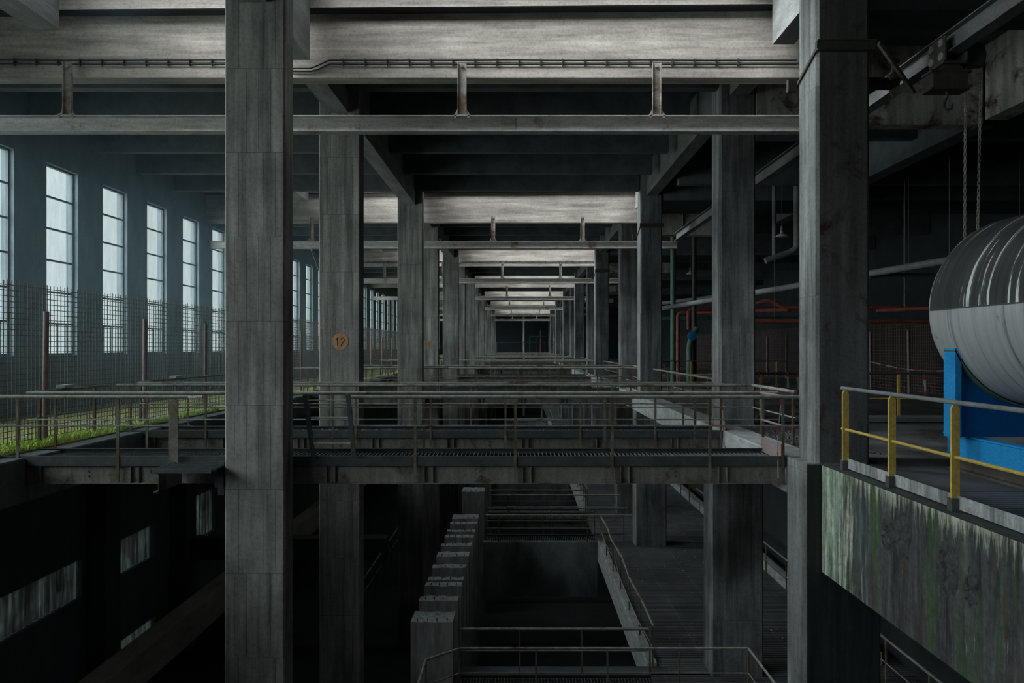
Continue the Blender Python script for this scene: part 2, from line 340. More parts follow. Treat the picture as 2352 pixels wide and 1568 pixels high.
struct(MB().box(XL-.35, XR+.3, -9.4, -9, ZPIT, ZCEIL+.3).build('wall_back', M['wall']), 'wall behind the camera')
m = MB(); ys = [-9]
for k in range(-1, NB): ys += [SLOT[0]+S*k, SLOT[1]+S*k]
ys.append(YEND)
for i in range(0, len(ys), 2): m.box(SLX[0], SLX[1], ys[i], ys[i+1], ZCEIL, ZCEIL+.3)
m.box(XL-.35, SLX[0], -9, YEND, ZCEIL, ZCEIL+.3); m.box(SLX[1], 5.4, -9, YEND, ZCEIL, ZCEIL+.3); m.box(5.4, XR+.3, -9, YEND, ZCEIL, ZCEIL+.3)
struct(m.build('ceiling', M['soot'], origin=(0,0,ZCEIL)), 'sooty concrete roof slab with light slots before each pale girder')
struct(MB().box(4.95, XR, 10.2, YEND, -.3, 0).box(4.95, XR, -9, 10.2, -.3, 0).build('floor', M['floor']), 'black wet platform floor on the right with dust')
struct(MB().box(XL, -8.47, -9, YEND, -.3, 0).build('floor', M['ledge']), 'mossy wet concrete ledge along the left windows')
struct(MB().box(3.0, 9.0, 12, YEND, ZLOW-.25, ZLOW).build('floor', M['gfloor']), 'dark steel grating floor of the lower level')
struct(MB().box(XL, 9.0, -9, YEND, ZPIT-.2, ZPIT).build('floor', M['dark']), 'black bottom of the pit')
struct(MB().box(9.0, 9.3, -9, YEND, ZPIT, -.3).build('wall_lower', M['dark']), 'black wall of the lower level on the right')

# windows: steel frame, six rows, bottom row split in three
def window(y0, n):
    x = XL-.16; f = MB(); c = .035
    f.box(x-c, x+c, y0, y0+.05, ZS, ZT); f.box(x-c, x+c, y0+WINW-.05, y0+WINW, ZS, ZT); f.box(x-c, x+c, y0, y0+WINW, ZS, ZS+.05); f.box(x-c, x+c, y0, y0+WINW, ZT-.05, ZT)
    h = (ZT-ZS)/6
    for i in range(1, 6): f.box(x-.03, x+.03, y0, y0+WINW, ZS+h*i-.025, ZS+h*i+.025)
    for t in (.2, .5, .8): f.box(x-.02, x+.02, y0+WINW*t-.02, y0+WINW*t+.02, ZS, ZS+h)
    return f
root = None
for k in WINS:
    y0 = WIN0+WINP*k
    if root is None:
        root = window(y0, k).build('window_1', M['dsteel'], origin=(XL-.16, y0, ZS))
        p = MB().box(XL-.166, XL-.160, y0+.05, y0+WINW-.05, ZS+.05, ZT-.05).build('pane', M['glass'], root); p['label'] = 'dirty bright glass'
        wn = root
    else:
        wn = clone(root, (XL-.16, y0, ZS), '')
    wn.name = 'window_%d' % (k+11); wn['kind'] = 'structure'; wn['category'] = 'window'
    if -1 <= k <= 4:
        wn['label'] = 'tall steel framed window with six rows of panes, '+['cut by the left photo edge', 'second from the left photo edge', 'third from the left photo edge', 'fourth from the left photo edge', 'fifth from the left photo edge', 'sixth from the left, half behind the nearest column'][k+1]
    elif k < -1: wn['label'] = 'tall steel framed window outside the left photo edge'; wn['group'] = 'windows beside the camera'
    else: wn['label'] = 'narrow looking far window seen between the left columns'; wn['group'] = 'far windows of the left wall'

# ---------------------------------------------------------------- columns
LX0, LX1, RX0, RX1 = -4.63, -3.68, 4.535, 5.35
def digit(mb, ch, x, z, h, y):
    P = {'1': [[(.1,.75),(.45,1),(.45,0)]], '2': [[(.05,.75),(.2,.95),(.5,1),(.75,.85),(.75,.65),(.05,0),(.8,0)]],
         '3': [[(.05,.9),(.35,1),(.7,.85),(.65,.6),(.3,.52),(.7,.42),(.75,.15),(.4,0),(.05,.08)]],
         '4': [[(.6,0),(.6,1),(.05,.3),(.85,.3)]], '5': [[(.75,1),(.15,1),(.1,.55),(.5,.6),(.75,.4),(.7,.1),(.35,0),(.05,.1)]]}[ch]
    for pl in P:
        for a, b in zip(pl, pl[1:]): mb.bar((x+a[0]*h*.62, y, z+a[1]*h), (x+b[0]*h*.62, y, z+b[1]*h), h*.09, .004)
idx = 0
for k in range(NB):
    for s_, (yl0, yl1, yr0, yr1) in enumerate(((10.71, 11.1, 10.42, 11.1), (15.75, 16.14, 15.46, 16.14))):
        o = S*k; on = ORD[idx]
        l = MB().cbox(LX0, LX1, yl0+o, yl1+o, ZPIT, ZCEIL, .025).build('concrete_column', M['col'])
        extra = ' with an orange disc numbered 12' if idx == 1 else ''
        tag(l, (on+' board marked concrete column from the camera in the left row'+extra) if idx < 13 else 'last concrete column of the left row at the far end', 'column', 'left row of columns')
        if s_ == 1 and k < 3:
            r = .19; cx, cz = (-4.14, 1.91) if k == 0 else (-4.17, 1.9); y = yl0+o
            dsc = MB()
            if k == 1: dsc.box(cx-.2, cx+.2, y-.006, y, cz-.2, cz+.2)
            else: dsc.lathe([(r, -.006), (r, 0)], (cx, y, cz), 'y', 32)
            d = dsc.build('number_disc' if k != 1 else 'number_patch', M['orange' if k != 1 else 'faded'], l); d['label'] = 'faded orange painted mark'
            t = MB(); txt = ('12', '13', '14')[k]
            for i, ch in enumerate(txt): digit(t, ch, cx-.11+i*.12, cz-.09, .18, y-.009)
            t.build('numeral', M['black'], d)
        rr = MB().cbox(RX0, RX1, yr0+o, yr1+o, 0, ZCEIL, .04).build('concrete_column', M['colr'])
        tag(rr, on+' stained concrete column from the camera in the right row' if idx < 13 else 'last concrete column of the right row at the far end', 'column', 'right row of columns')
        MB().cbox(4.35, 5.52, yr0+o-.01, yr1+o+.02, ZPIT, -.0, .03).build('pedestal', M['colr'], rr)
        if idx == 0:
            MB().box(RX0+.045, RX1-.045, yr0-.004, yr0+.01, .02, ZCEIL-.01).build('sooty_face', M['sootf'], rr)['label'] = 'front face with shade painted brown black'  # dark skin paints the shade of the front face into its colour
            MB().box(4.385, 5.485, yr0-.016, yr0, ZPIT, -.02).build('damp_face', M['blackf'], rr)['label'] = 'damp front face with shade painted black'  # damp stain, blackened further to paint in the shade on this side
        if s_ == 0 and k < 3:
            m = MB(); zc = 6.36
            m.box(RX0-.03, RX1+.05, yr0+o-.08, yr0+o-.005, zc-.07, zc+.05); m.box(RX0-.03, RX1+.05, yr0+o-.11, yr0+o-.005, zc+.05, zc+.065); m.box(RX0-.03, RX1+.05, yr0+o-.11, yr0+o-.005, zc-.085, zc-.07)
            m.bar((RX0-.02, yr0+o-.04, zc-.05), (RX0-.02, yr1+o+.05, zc-.33), .02, .05); m.box(RX0-.16, RX0-.02, yr1+o+.01, yr1+o+.09, zc-.42, zc-.22)
            m.build('collar', M['hoist'], rr)['label'] = 'rusty steel band'
        idx += 1

# ---------------------------------------------------------------- roof girders, cross beams, longitudinal beams
for k in range(NB):
    o = S*k; m = MB()
    m.box(XL+.02, 5.36, 13.1+o, 13.42+o, 6.95, ZCEIL-.002)
    m.prism([(XL+.02, 12.86+o, 8.10), (5.36, 12.86+o, 8.245), (5.36, 12.86+o, ZCEIL-.002), (XL+.02, 12.86+o, ZCEIL-.002)], (0, .24, 0))
    for bx in ((-10.2,-6.9,-3.1,-.6,1.1,3.9) if k < 3 else ()): m.lathe([(.022,-.004),(.022,0)], (bx, 13.1+o, 7.08), 'y', 8)
    gd = m.build('concrete_girder', M['girder'])
    MB().prism([(XL+.03, 12.875+o, 8.085), (5.35, 12.875+o, 8.23), (5.35, 12.875+o, 8.247), (XL+.03, 12.875+o, 8.1)], (0, .222, 0)).build('soffit_strip', M['dark'], gd)['label'] = 'underside with shade painted black'  # near-black strip paints the shadow band below the nib
    tag(gd, ('nearest pale concrete girder across the top of the photo', 'second pale concrete girder from the camera, behind the third column', 'third pale concrete girder from the camera', 'fourth pale concrete girder from the camera', 'fifth pale concrete girder from the camera', 'sixth pale concrete girder from the camera', 'farthest pale concrete girder of the row')[k], 'girder', 'pale roof girders')
    for j in range(1, 6):
        y = 13.1+o+2.5333*j
        cb = MB().box(XL+.03, 4.5, y-.13, y+.13, 7.67, ZCEIL).build('roof_cross_beam', M['soot'])
        tag(cb, ORD[j-1]+' dark cross beam under the roof behind the '+ORD[k]+' pale girder', 'beam', 'dark roof cross beams')
        if k < 4 and j in (2, 4, 5):
            cb = MB().box(5.4, XR-.05, y-.15, y+.15, 7.3, ZCEIL).build('roof_cross_beam', M['soot'])
            tag(cb, {2:'first',4:'middle',5:'last'}[j]+' sooty cross beam over the right aisle behind the '+ORD[k]+' pale girder', 'beam', 'right aisle cross beams')
    # right aisle: dark beam on the column line and the stained wall beam one column further
    b = MB().box(5.36, XR-.05, 10.45+o, 11.1+o, 6.93, ZCEIL).build('aisle_beam', M['dark']); tag(b, ORD[k]+' black beam across the right aisle beside the right columns', 'beam', 'black aisle beams')
    b = MB().box(5.36, 10.48, 15.44+o, 15.8+o, 6.81, ZCEIL-.002).build('aisle_girder', M['agird']); tag(b, ORD[k]+' stained pale girder across the right aisle above the yellow railing' if k == 0 else ORD[k]+' pale girder across the right aisle', 'girder', 'stained aisle girders')
    side = lambda sx: 'left' if sx < 0 else 'right'
    for (x0, x1, z0, a1, b0, b1) in ((-4.4,-3.95,7.18,10.71,15.75,16.14), (4.76,5.16,7.47,10.42,15.46,16.14)):
        for (ya, yb, wh) in ((11.11, 12.85, 'column and girder'), (13.43, b0-.01, 'girder and second column'), (b1+.01, a1+S-.01, 'second column and next frame')):
            if k == NB-1 and yb > 103.5+13.5: yb = YEND-.01
            lb = MB().box(x0, x1, ya+o, min(yb+o, YEND-.01), z0, ZCEIL).build('roof_side_beam', M['lbeam' if x0 < 0 else 'rbeam'])
            tag(lb, side(x0)+' roof beam running lengthwise between '+wh+' of the '+ORD[k]+' frame', 'beam', 'lengthwise roof beams')
    lb = MB().box(-9.2, -8.67, 11.2+o, 12.855+o, 7.77, ZCEIL-.002).build('aisle_side_beam', M['lbeam'])
    tag(lb, 'short stub beam over the left aisle meeting the '+ORD[k]+' pale girder', 'beam', 'left aisle roof beams')
for (x0, x1, z0, yb) in ((-4.4,-3.95,7.18,10.70), (4.76,5.16,7.47,10.41)):
    lb = MB().box(x0, x1, -6, yb, z0, ZCEIL).build('roof_side_beam', M['lbeam' if x0 < 0 else 'rbeam']); tag(lb, ('left' if x0 < 0 else 'right')+' roof beam running from over the camera to the nearest column', 'beam', 'lengthwise roof beams')
lb = MB().prism([(10.5,1,6.9),(11.0,1,6.9),(11.0,1,8.58),(10.5,1,8.58)], (0,14.4,0)).build('aisle_side_beam', M['agird']); tag(lb, 'grey lengthwise beam at the top right photo corner', 'beam')
tag(MB().box(10.5, 11.0, 15.82, 28.3, 6.9, ZCEIL).build('aisle_side_beam', M['soot']), 'dark lengthwise beam continuing behind the stained aisle girder', 'beam')

# ---------------------------------------------------------------- monorails on strap hangers
def ibeam(mb, p0, p1, w=.2, h=.305, t=.018):   # p = (x, y, z of the underside); runs along x or y
    (x0,y0,z0), (x1,y1,_) = p0, p1
    if abs(x1-x0) > abs(y1-y0):
        mb.box(x0, x1, y0-w/2, y0+w/2, z0, z0+t); mb.box(x0, x1, y0-w/2, y0+w/2, z0+h-t, z0+h); mb.box(x0, x1, y0-.012, y0+.012, z0+t, z0+h-t)
    else:
        mb.box(x0-w/2, x0+w/2, y0, y1, z0, z0+t); mb.box(x0-w/2, x0+w/2, y0, y1, z0+h-t, z0+h); mb.box(x0-.012, x0+.012, y0, y1, z0+t, z0+h-t)
    return mb
ZM = 5.85; YM = 12.98
for k in range(NB):
    y = YM+S*k; xe = 5.4 if k == 0 else 6.5
    rt = thing('monorail_beam', (-3, y, ZM), ['rusty grey monorail beam hanging under the nearest pale girder', 'monorail beam hanging under the second pale girder', 'monorail beam hanging under the third pale girder'][k] if k < 3 else ORD[k]+' monorail beam from the camera, hung under a pale girder', 'rail beam', 'monorail beams')
    ibeam(MB(), (-12.75, y, ZM), (xe, y, ZM)).build('rail', M['mono'], rt)
    if k < 2: MB().box(-.35, -.08, y-.026, y-.0125, ZM+.02, ZM+.285).build('splice_plate', M['strap'], rt)
    for hx in (-8.57, -4.85, -1.09, 2.6):
        m = MB(); zt = 7.17; zb = ZM+.305
        m.box(hx-.075, hx+.075, y-.03, y-.018, zb, zt); m.box(hx-.085, hx-.073, y-.065, y-.018, zb, zt); m.box(hx+.073, hx+.085, y-.065, y-.018, zb, zt)
        h = m.build('hanger', M['strap'], rt)
        m = MB().box(hx-.04, hx+.04, y+.05, y+.062, zb, 6.95); m.build('rear_strap', M['strap'], h)
        f = MB().box(hx-.15, hx+.15, y-.09, y+.09, zb, zb+.02)
        for sx in (-1, 1): f.prism([(hx+sx*.085, y-.05, zb+.02), (hx+sx*.15, y-.05, zb+.02), (hx+sx*.085, y-.05, zb+.14)], (0, .02, 0)); f.box(hx+sx*.125-.02, hx+sx*.125+.02, y-.1, y-.07, zb-.05, zb+.03)
        f.build('foot_plate', M['strap'], h)
        MB().lathe([(.03,-.035),(.035,-.02),(.02,0)], (hx, y-.03, zt-.07), 'y', 10).build('bolt', M['strap'], h)
XLM = 6.5
rt = thing('monorail_beam', (XLM, 12, 6.18), 'dark lengthwise monorail beam crossing the right aisle diagonally in view', 'rail beam')
ibeam(MB(), (XLM, -2, 6.18), (XLM, 28.3, 6.18), .22, .32).build('rail', M['rbeam'], rt)
for y in (2, 9, 13.5, 21, 27): MB().box(XLM-.05, XLM+.05, y-.04, y+.04, 6.5, 8.6).build('hanger', M['dsteel'], rt)

# cables along the girders
for k in (0, 2, 5):
    y = 13.07+S*k; rt = thing('cable_run', (-4, y, 7.2), 'pair of black cables clipped along the '+{0:'nearest',2:'third',5:'sixth'}[k]+' pale girder', 'cable')
    for dz in (0, .075):
        z = 7.195+dz; pts = [(-12.8, y, z)]
        x = -12
        while x < -5.2: pts.append((x, y-.0, z+R.uniform(-.006,.006))); x += 1.25
        pts += [(-4.75, y, z), (-4.5, y, 7.12+dz), (-4.35, y, 7.055+dz*.8), (-4.0, y, 7.055+dz*.8), (-3.85, y, 7.10+dz), (-3.65, y, z)]
        x = -2.6
        while x < 4.4: pts.append((x, y, z+R.uniform(-.006,.006))); x += 1.25
        pts.append((5.3, y, z)); MB().tube(pts, .013, 6).build('cable', M['cable'], rt)
    x = -12.2
    while x < 4.5:
        if not -4.9 < x < -3.6: MB().box(x-.008, x+.008, y-.018, y+.028, 7.17, 7.295).build('clip', M['cable'], rt)
        x += .42

# ---------------------------------------------------------------- catwalks
def catwalk(x0, x1, y0, y1, z, near_spans, far_spans, nposts, fposts, name, label, cat, grp, web=True, closure=None, rh=1.0, lower=False):
    rt = thing(name, ((x0+x1)/2, (y0+y1)/2, z-.45), label, cat, grp)
    m = MB(); x = x0+.03
    while x < x1: m.box(x-.006, x+.006, y0+.03, y1-.03, z-.11, z-.075); x += .07
    n = max(1, int((y1-y0)/.25))
    for i in range(n): yy = y0+.05+(y1-y0-.1)*i/max(1, n-1); m.box(x0, x1, yy-.004, yy+.004, z-.105, z-.08)
    m.build('grating', M['grate'], rt)
    for y, sg in ((y0, 1), (y1, -1)):
        ya, yb = sorted((y, y+sg*.07))
        MB().box(x0, x1, ya, yb, z-.012, z).box(x0, x1, min(y,y+sg*.012), max(y,y+sg*.012), z-.15, z-.012).box(x0, x1, ya, yb, z-.16, z-.145).build('edge_channel', M['dsteel'] if not lower else M['dsteel'], rt)
        if web:
            yw = y+sg*.06; wbm = MB().box(x0, x1, yw-.008, yw+.008, z-.435, z-.16).box(x0, x1, min(yw-sg*.05,yw+sg*.04), max(yw-sg*.05,yw+sg*.04), z-.45, z-.435)
            wb = wbm.build('girder', M['web'], rt)
            if sg < 0: continue
            xx = x0+.5
            while xx < x1:
                for dx in (0, .136): MB().box(xx+dx-.006, xx+dx+.006, yw-sg*.05, yw, z-.435, z-.17).build('stiffener', M['web'], wb)
                xx += 1.6
            xx = x0+1.4
            while xx < x1:
                for zz in (z-.25, z-.33): MB().lathe([(.016,-sg*.012),(.016,0)], (xx, yw-sg*.008, zz), 'y', 8).build('bolt', M['dsteel'], wb)
                xx += 3.2
    for spans, posts, y in ((near_spans, nposts, y0-.006), (far_spans, fposts, y1+.006)):
        for a, b in spans:
            MB().tube([(a, y, z+rh-.03), (b, y, z+rh-.03)], .032, 10).build('handrail', M['rail'], rt, smooth=True)
            MB().tube([(a, y, z+rh*.5), (b, y, z+rh*.5)], .014, 6).build('mid_rail', M['rail'], rt)
        for px in posts: MB().box(px-.021, px+.021, y-.008, y+.008, z-.42 if web else z-.15, z+rh-.05).build('post', M['post'], rt)
    if closure is not None:
        cx = closure
        MB().tube([(cx, y0, z+rh-.03), (cx, y1, z+rh-.03)], .03, 8).build('end_rail', M['brown'], rt); MB().tube([(cx, y0, z+rh*.5), (cx, y1, z+rh*.5)], .02, 6).build('end_mid_rail', M['brown'], rt)
        MB().box(cx-.006, cx+.006, y0+.02, y1-.02, z-.06, z+.2).build('toe_board', M['brown'], rt)
    return rt
CX0, CX1 = -8.45, 4.34
pn = [-8.17, -6.54, -1.70, -.07, 1.51, 3.10, 4.29]; pf = [-8.2, -6.58, -5.0, -3.3, -1.69, -.07, 1.51, 3.10, 4.3]
cw1 = catwalk(CX0, CX1, 11.12, 12.05, 0, [(-8.7,-5.36), (-2.74,4.56)], [(-8.7,4.56)], pn, pf, 'catwalk', 'nearest steel catwalk with double handrails crossing behind the front columns', 'catwalk', 'upper catwalks', closure=4.27)
cw2 = catwalk(CX0, CX1, 14.58, 15.44, 0, [(-8.6,4.95)], [(-8.6,4.5)], [-8.3,-6.7,-5.1,-3.5,-1.9,-.3,1.3,2.9,4.3], [-7.5,-5.9,-4.3,-2.7,-1.1,.5,2.1,3.7], 'catwalk', 'second steel catwalk from the camera, just before the numbered column', 'catwalk', 'upper catwalks', closure=4.4)
for k in range(1, NB):
    for j, pr in enumerate((cw1, cw2)):
        n = 2*k+j; c = clone(pr, (pr.location.x, pr.location.y+S*k, pr.location.z), ORD[n]+' steel catwalk from the camera, partly behind nearer rails', 'upper catwalks')
# end hook of the broken handrail, bracket and cut grating end left of the front column
rt = thing('landing_bracket', (-5.2, 11.3, -.5), 'cut grating landing with rusty upright left of the nearest column', 'landing')
m = MB(); x = -5.55
while x < -4.66: m.box(x-.004, x+.004, 10.33, 11.08, -.11, -.08); x += .04
for y in (10.34, 10.6, 10.85, 11.07): m.box(-5.56, -4.66, y-.004, y+.004, -.108, -.082)
m.build('grating', M['grate'], rt)
MB().box(-5.57,-4.66,10.31,10.33,-.13,-.075).box(-5.575,-5.56,10.31,11.1,-.13,-.075).build('edge_strip', M['dsteel'], rt)
MB().box(-5.5,-5.49,10.38,11.1,-.42,-.13).box(-5.56,-5.49,10.36,11.1,-.43,-.415).box(-5.56,-5.49,10.36,11.1,-.15,-.13).build('support', M['web'], rt)
MB().box(-5.66,-5.52,11.02,11.05,-.35,.92).build('upright', M['post'], rt)
MB().box(-4.74,-4.64,10.72,10.80,-.55,-.02).box(-4.78,-4.64,10.70,10.80,-.42,-.2).build('clamp', M['dsteel'], rt)
MB().tube([(-5.36,11.11,.965),(-5.28,10.95,.965),(-5.05,10.9,.98)],.03,8).build('rail_end', M['rail'], rt, smooth=True)
# ladder leaning over the catwalk edge
rt = thing('leaning_ladder', (-3.05, 11.02, 0), 'black steel ladder frame leaning at the catwalk edge by the nearest column', 'ladder')
for xt, xb in ((-3.45,-3.34), (-2.76,-2.68)): MB().bar((xt, 10.98, 1.02), (xb, 11.06, 0.0), .07, .03).build('stile', M['dsteel'], rt)
for z in (.92, .64, .22): MB().tube([(-3.43+.1*(1-z), 10.99+.07*(1-z), z), (-2.75+.07*(1-z), 10.99+.07*(1-z), z)], .016, 6).build('rung', M['rail'], rt)
# railings along both opening edges between the catwalks
def edge_rail(x, y0, y1, name, label, grp, zb=0, mat='rail', step=1.6, rh=1.0):
    rt = thing(name, (x, y0, zb), label, 'railing', grp)
    MB().tube([(x, y0, zb+rh-.03), (x, y1, zb+rh-.03)], .03, 8).build('handrail', M[mat], rt, smooth=True); MB().tube([(x, y0, zb+rh*.5), (x, y1, zb+rh*.5)], .014, 6).build('mid_rail', M[mat], rt)
    y = y0+.1
    while y < y1: MB().box(x-.022, x+.022, y-.022, y+.022, zb-.12, zb+rh-.05).build('post', M['post'], rt); y += step
    return rt
for k in range(4):
    o = S*k
    edge_rail(-8.72, 12.3+o, 14.55+o, 'edge_railing', 'short railing on the left ledge beside the '+ORD[2*k]+' catwalk', 'left ledge railings')
    edge_rail(-8.72, 15.6+o, 26.1+o, 'edge_railing', 'long railing on the left ledge beyond the '+ORD[2*k+1]+' catwalk', 'left ledge railings')
    edge_rail(4.97, 12.3+o, 14.6+o, 'edge_railing', 'short railing on the right platform edge beside the '+ORD[2*k]+' catwalk', 'right edge railings')
    edge_rail(4.97, 16.3+o, 25.3+o, 'edge_railing', 'long railing on the right platform edge beyond the '+ORD[2*k+1]+' catwalk', 'right edge railings')
# edge beams of the big opening
tag(MB().box(-8.47, -8.05, -9, YEND, -.76, -.03).build('edge_beam', M['soot'], bevel=.02), 'dark concrete edge beam under the mossy left ledge', 'beam')
tag(MB().box(4.345, 4.95, 11.15, YEND, -.6, -.003).build('edge_beam', M['curb'], bevel=.02), 'pale concrete edge beam along the right side of the opening beyond the columns', 'beam')
m = MB().prism([(4.6,2,-1.64),(4.95,2,-1.64),(4.95,2,-.02),(4.6,2,-.02)], (0,8.39,0)); eb = m.build('edge_beam', M['stain'], origin=(4.6, 6.4, -1.64)); tag(eb, 'deep concrete edge beam streaked with lime and moss under the yellow railing', 'beam')
for (y, z, r) in ((8.55,-.55,.17),(8.2,-.5,.2),(7.35,-.62,.22),(6.95,-.68,.14)):
    m = MB(); n = 14; vs = [(4.585, y, z)]
    for q in (1, 2, 3):
        for i in range(n): a = 6.283*i/n; rr = r*q/3*R.uniform(.75,1.1); vs.append((4.592+(.006 if q == 3 else R.uniform(-.035,0)), y+rr*math.cos(a), z+1.5*rr*math.sin(a)))
    fs = [(0, 1+i, 1+(i+1)%n) for i in range(n)]+[(1+q*n+i, 1+(q+1)*n+i, 1+(q+1)*n+(i+1)%n, 1+q*n+(i+1)%n) for q in (0, 1) for i in range(n)]
    m.add(vs, fs).build('spalled_patch', M['spall'], eb)['label'] = 'rough dark spalled patch'
# yellow railing on the stained edge beam
YX = 4.78
rt = thing('yellow_railing', (YX, 8, 0), 'chipped yellow railing with grey top tube on the stained platform edge', 'railing')
MB().tube([(YX, 10.12, 1.17), (YX, 1.5, 1.17)], .027, 12).build('top_rail', M['pipe'], rt, smooth=True)
MB().tube([(YX, 10.12, .57), (YX, 1.5, .57)], .02, 8).build('mid_rail', M['yellow'], rt, smooth=True)
for y in (10.0, 8.75, 7.48, 6.2, 4.9, 3.6):
    MB().prism([(YX-.045,y,.02),(YX+.045,y,.02),(YX+.045,y,1.1),(YX+.02,y,1.145),(YX-.02,y,1.145),(YX-.045,y,1.1)], (0,.03,0)).build('post', M['yellow'], rt)
    MB().box(YX-.06,YX+.06,y-.03,y+.06,-.02,.12).build('post_foot', M['dsteel'], rt)
MB().box(YX+.02, YX+.028, 1.5, 10.0, .0, .15).build('toe_board', M['toe'], rt)
tag(MB().box(5.0, 6.2, 2.2, 8.3, .005, .03).build('floor_grate', M['gfloor']), 'diamond mesh steel plate on the platform behind the yellow railing', 'grate')

# ---------------------------------------------------------------- tank on blue saddle
TX, TZ, TR, TY = 7.27, 2.30, 1.345, 9.9
rt = thing('storage_tank', (TX, TY-3, .0), 'large scuffed grey horizontal tank on blue supports at the right photo edge', 'tank')
m = MB(); prof = [(.02, -.0)]
L0 = TY-6.0
prof = [(TR*math.sin(t*math.pi/16), L0-.45*math.cos(t*math.pi/16)) for t in range(0, 9)]
prof += [(TR, TY-.05), (TR*.992, TY-.04), (TR*.992, TY-.02), (TR*.985, TY)]
prof += [(TR*.985*math.cos(t*math.pi/16), TY+.3*math.sin(t*math.pi/16)) for t in range(1, 9)]
prof = [(max(r,.01), h) for r, h in prof]
tk = MB().lathe(prof, (0,0,0), 'y', 96); me_o = MB(); me_o.v = [(x+TX, y, z+TZ) for x,y,z in tk.v]; me_o.f = tk.f
sh = me_o.build('shell', M['tank'], rt, smooth=True); 
for v in sh.data.vertices: v.co -= Vector((0,0,TZ))
sh.location = (0,0,TZ)
m = MB()
for a in (0,):
    for sx in (-1, 1): m.box(TX+sx*TR-.006, TX+sx*TR+.006, L0, TY-.05, TZ-.006, TZ+.012)
m.build('seam', M['dsteel'], rt)
def saddle(y, par):
    n = 16; arc = [(TX+(TR+.03)*math.cos(a), y, TZ+(TR+.03)*math.sin(a)) for a in [math.pi+.42+(math.pi-.84)*i/n for i in range(n+1)]]
    xl = arc[0][0]-.0; pl = [(TX-1.17, y, .52), (TX-1.17, y, arc[0][2])]+arc+[(TX+1.17, y, arc[-1][2]), (TX+1.17, y, .52)]
    s_ = MB().prism(pl, (0,.02,0)).build('saddle', M['bluedk'], par); s_['label'] = 'deep blue saddle plate'
    for fa, fb in ((TX-1.25, TX-1.165), (TX+1.165, TX+1.25)): MB().box(fa, fb, y-.12, y+.14, .52, arc[0][2]+.02).build('side_flange', M['blue'], s_)
    w_ = MB()
    for (p, q) in zip(arc, arc[1:]): w_.bar((p[0], y, p[2]), (q[0], y, q[2]), .24, .02)
    w_.build('cradle_strip', M['green'], s_)
for y in (TY-.35, TY-3.6): saddle(y, rt)
for sx, nm in ((-1,'l'), (1,'r')):
    xb = TX+sx*.89
    bb = ibeam(MB(), (xb, 3.2, .2), (xb, 10.16, .2), .16, .32, .025).build('base_beam', M['blue'], rt); bb['label'] = 'bright blue base beam'
    MB().box(xb-sx*.0-.08, xb+.08, 3.3, 10.0, .225, .49).build('beam_web_plate', M['blue'], bb)
    ibeam(MB(), (xb, 3.0, .0), (xb, 10.0, .0), .2, .2, .03).build('rail_base', M['hoist'], rt)
m = MB().lathe([(.16,0),(.16,.12),(.2,.12),(.2,.16)], (TX+.1, TY-.9, TZ+TR-.02), 'z', 16); m.lathe([(.2,0),(.2,.03)], (TX+.1, TY-.9, TZ+TR+.16), 'z', 16)
mh = m.build('manhole', M['dsteel'], rt)
for a in range(4): MB().lathe([(.012,-.08),(.012,.08)], (TX+.1+.18*math.cos(a*1.57+.4), TY-.9+.18*math.sin(a*1.57+.4), TZ+TR+.16), 'z', 6).build('manhole_bolt', M['lamp'], mh)

# ---------------------------------------------------------------- hoist with chains
HY = 10.35
rt = thing('chain_hoist', (XLM, HY, 5.1), 'dark chain hoist on a trolley hanging from the lengthwise monorail', 'hoist')
tr = MB()
for sx in (-.16, .16): tr.box(XLM+sx-.012, XLM+sx+.012, HY-.2, HY+.2, 6.05, 6.42)
tr.box(XLM-.17, XLM+.17, HY-.16, HY+.16, 6.02, 6.06); tr = tr.build('trolley', M['hoist'], rt)
for sy in (-.12, .12):
    for z in (6.13, 6.33): MB().lathe([(.055,-.03),(.06,-.02),(.06,0)], (XLM-.172, HY+sy, z), 'x', 14).build('boss', M['strap'], tr)
for sx in (-.12, .12):
    for sy in (-.11, .11): MB().lathe([(.06,-.025),(.07,-.02),(.07,.02),(.06,.025)], (XLM+sx, HY+sy, 6.265), 'x', 14).build('wheel', M['dsteel'], tr)
MB().box(XLM-.3, XLM+.22, HY-.12, HY+.12, 5.66, 5.9).box(XLM-.33, XLM+.25, HY-.13, HY+.13, 5.645, 5.67).box(XLM-.33,XLM+.28,HY-.13,HY+.13,5.9,5.94).prism([(XLM-.18,HY-.1,5.94),(XLM+.18,HY-.1,5.94),(XLM+.1,HY-.1,6.04),(XLM-.1,HY-.1,6.04)],(0,.2,0)).build('gear_case', M['hoist'], rt)
MB().lathe([(.03,-.1),(.13,-.06),(.13,.06),(.03,.1)], (XLM, HY, 5.8), 'y', 16).build('gear_cover', M['dsteel'], rt)
MB().tube([(XLM-.02,HY,5.66),(XLM-.02,HY,5.56),(XLM-.06,HY,5.5),(XLM-.07,HY,5.42),(XLM-.02,HY,5.36),(XLM+.05,HY,5.4),(XLM+.06,HY,5.46)], .022, 8).build('hook', M['dsteel'], rt, smooth=True)
wx = XLM+.36
MB().lathe([(.19,-.03),(.2,-.03),(.17,0),(.2,.03),(.19,.03)], (wx, HY, 6.2), 'y', 24).build('chain_wheel', M['dsteel'], rt)
MB().tube([(XLM+.1,HY,6.2),(wx,HY,6.2)],.03,8).box(wx-.13,wx+.18,HY-.05,HY+.05,6.02,6.04).box(wx-.25,wx-.13,HY-.06,HY+.06,6.05,6.25).build('wheel_axle', M['hoist'], rt)
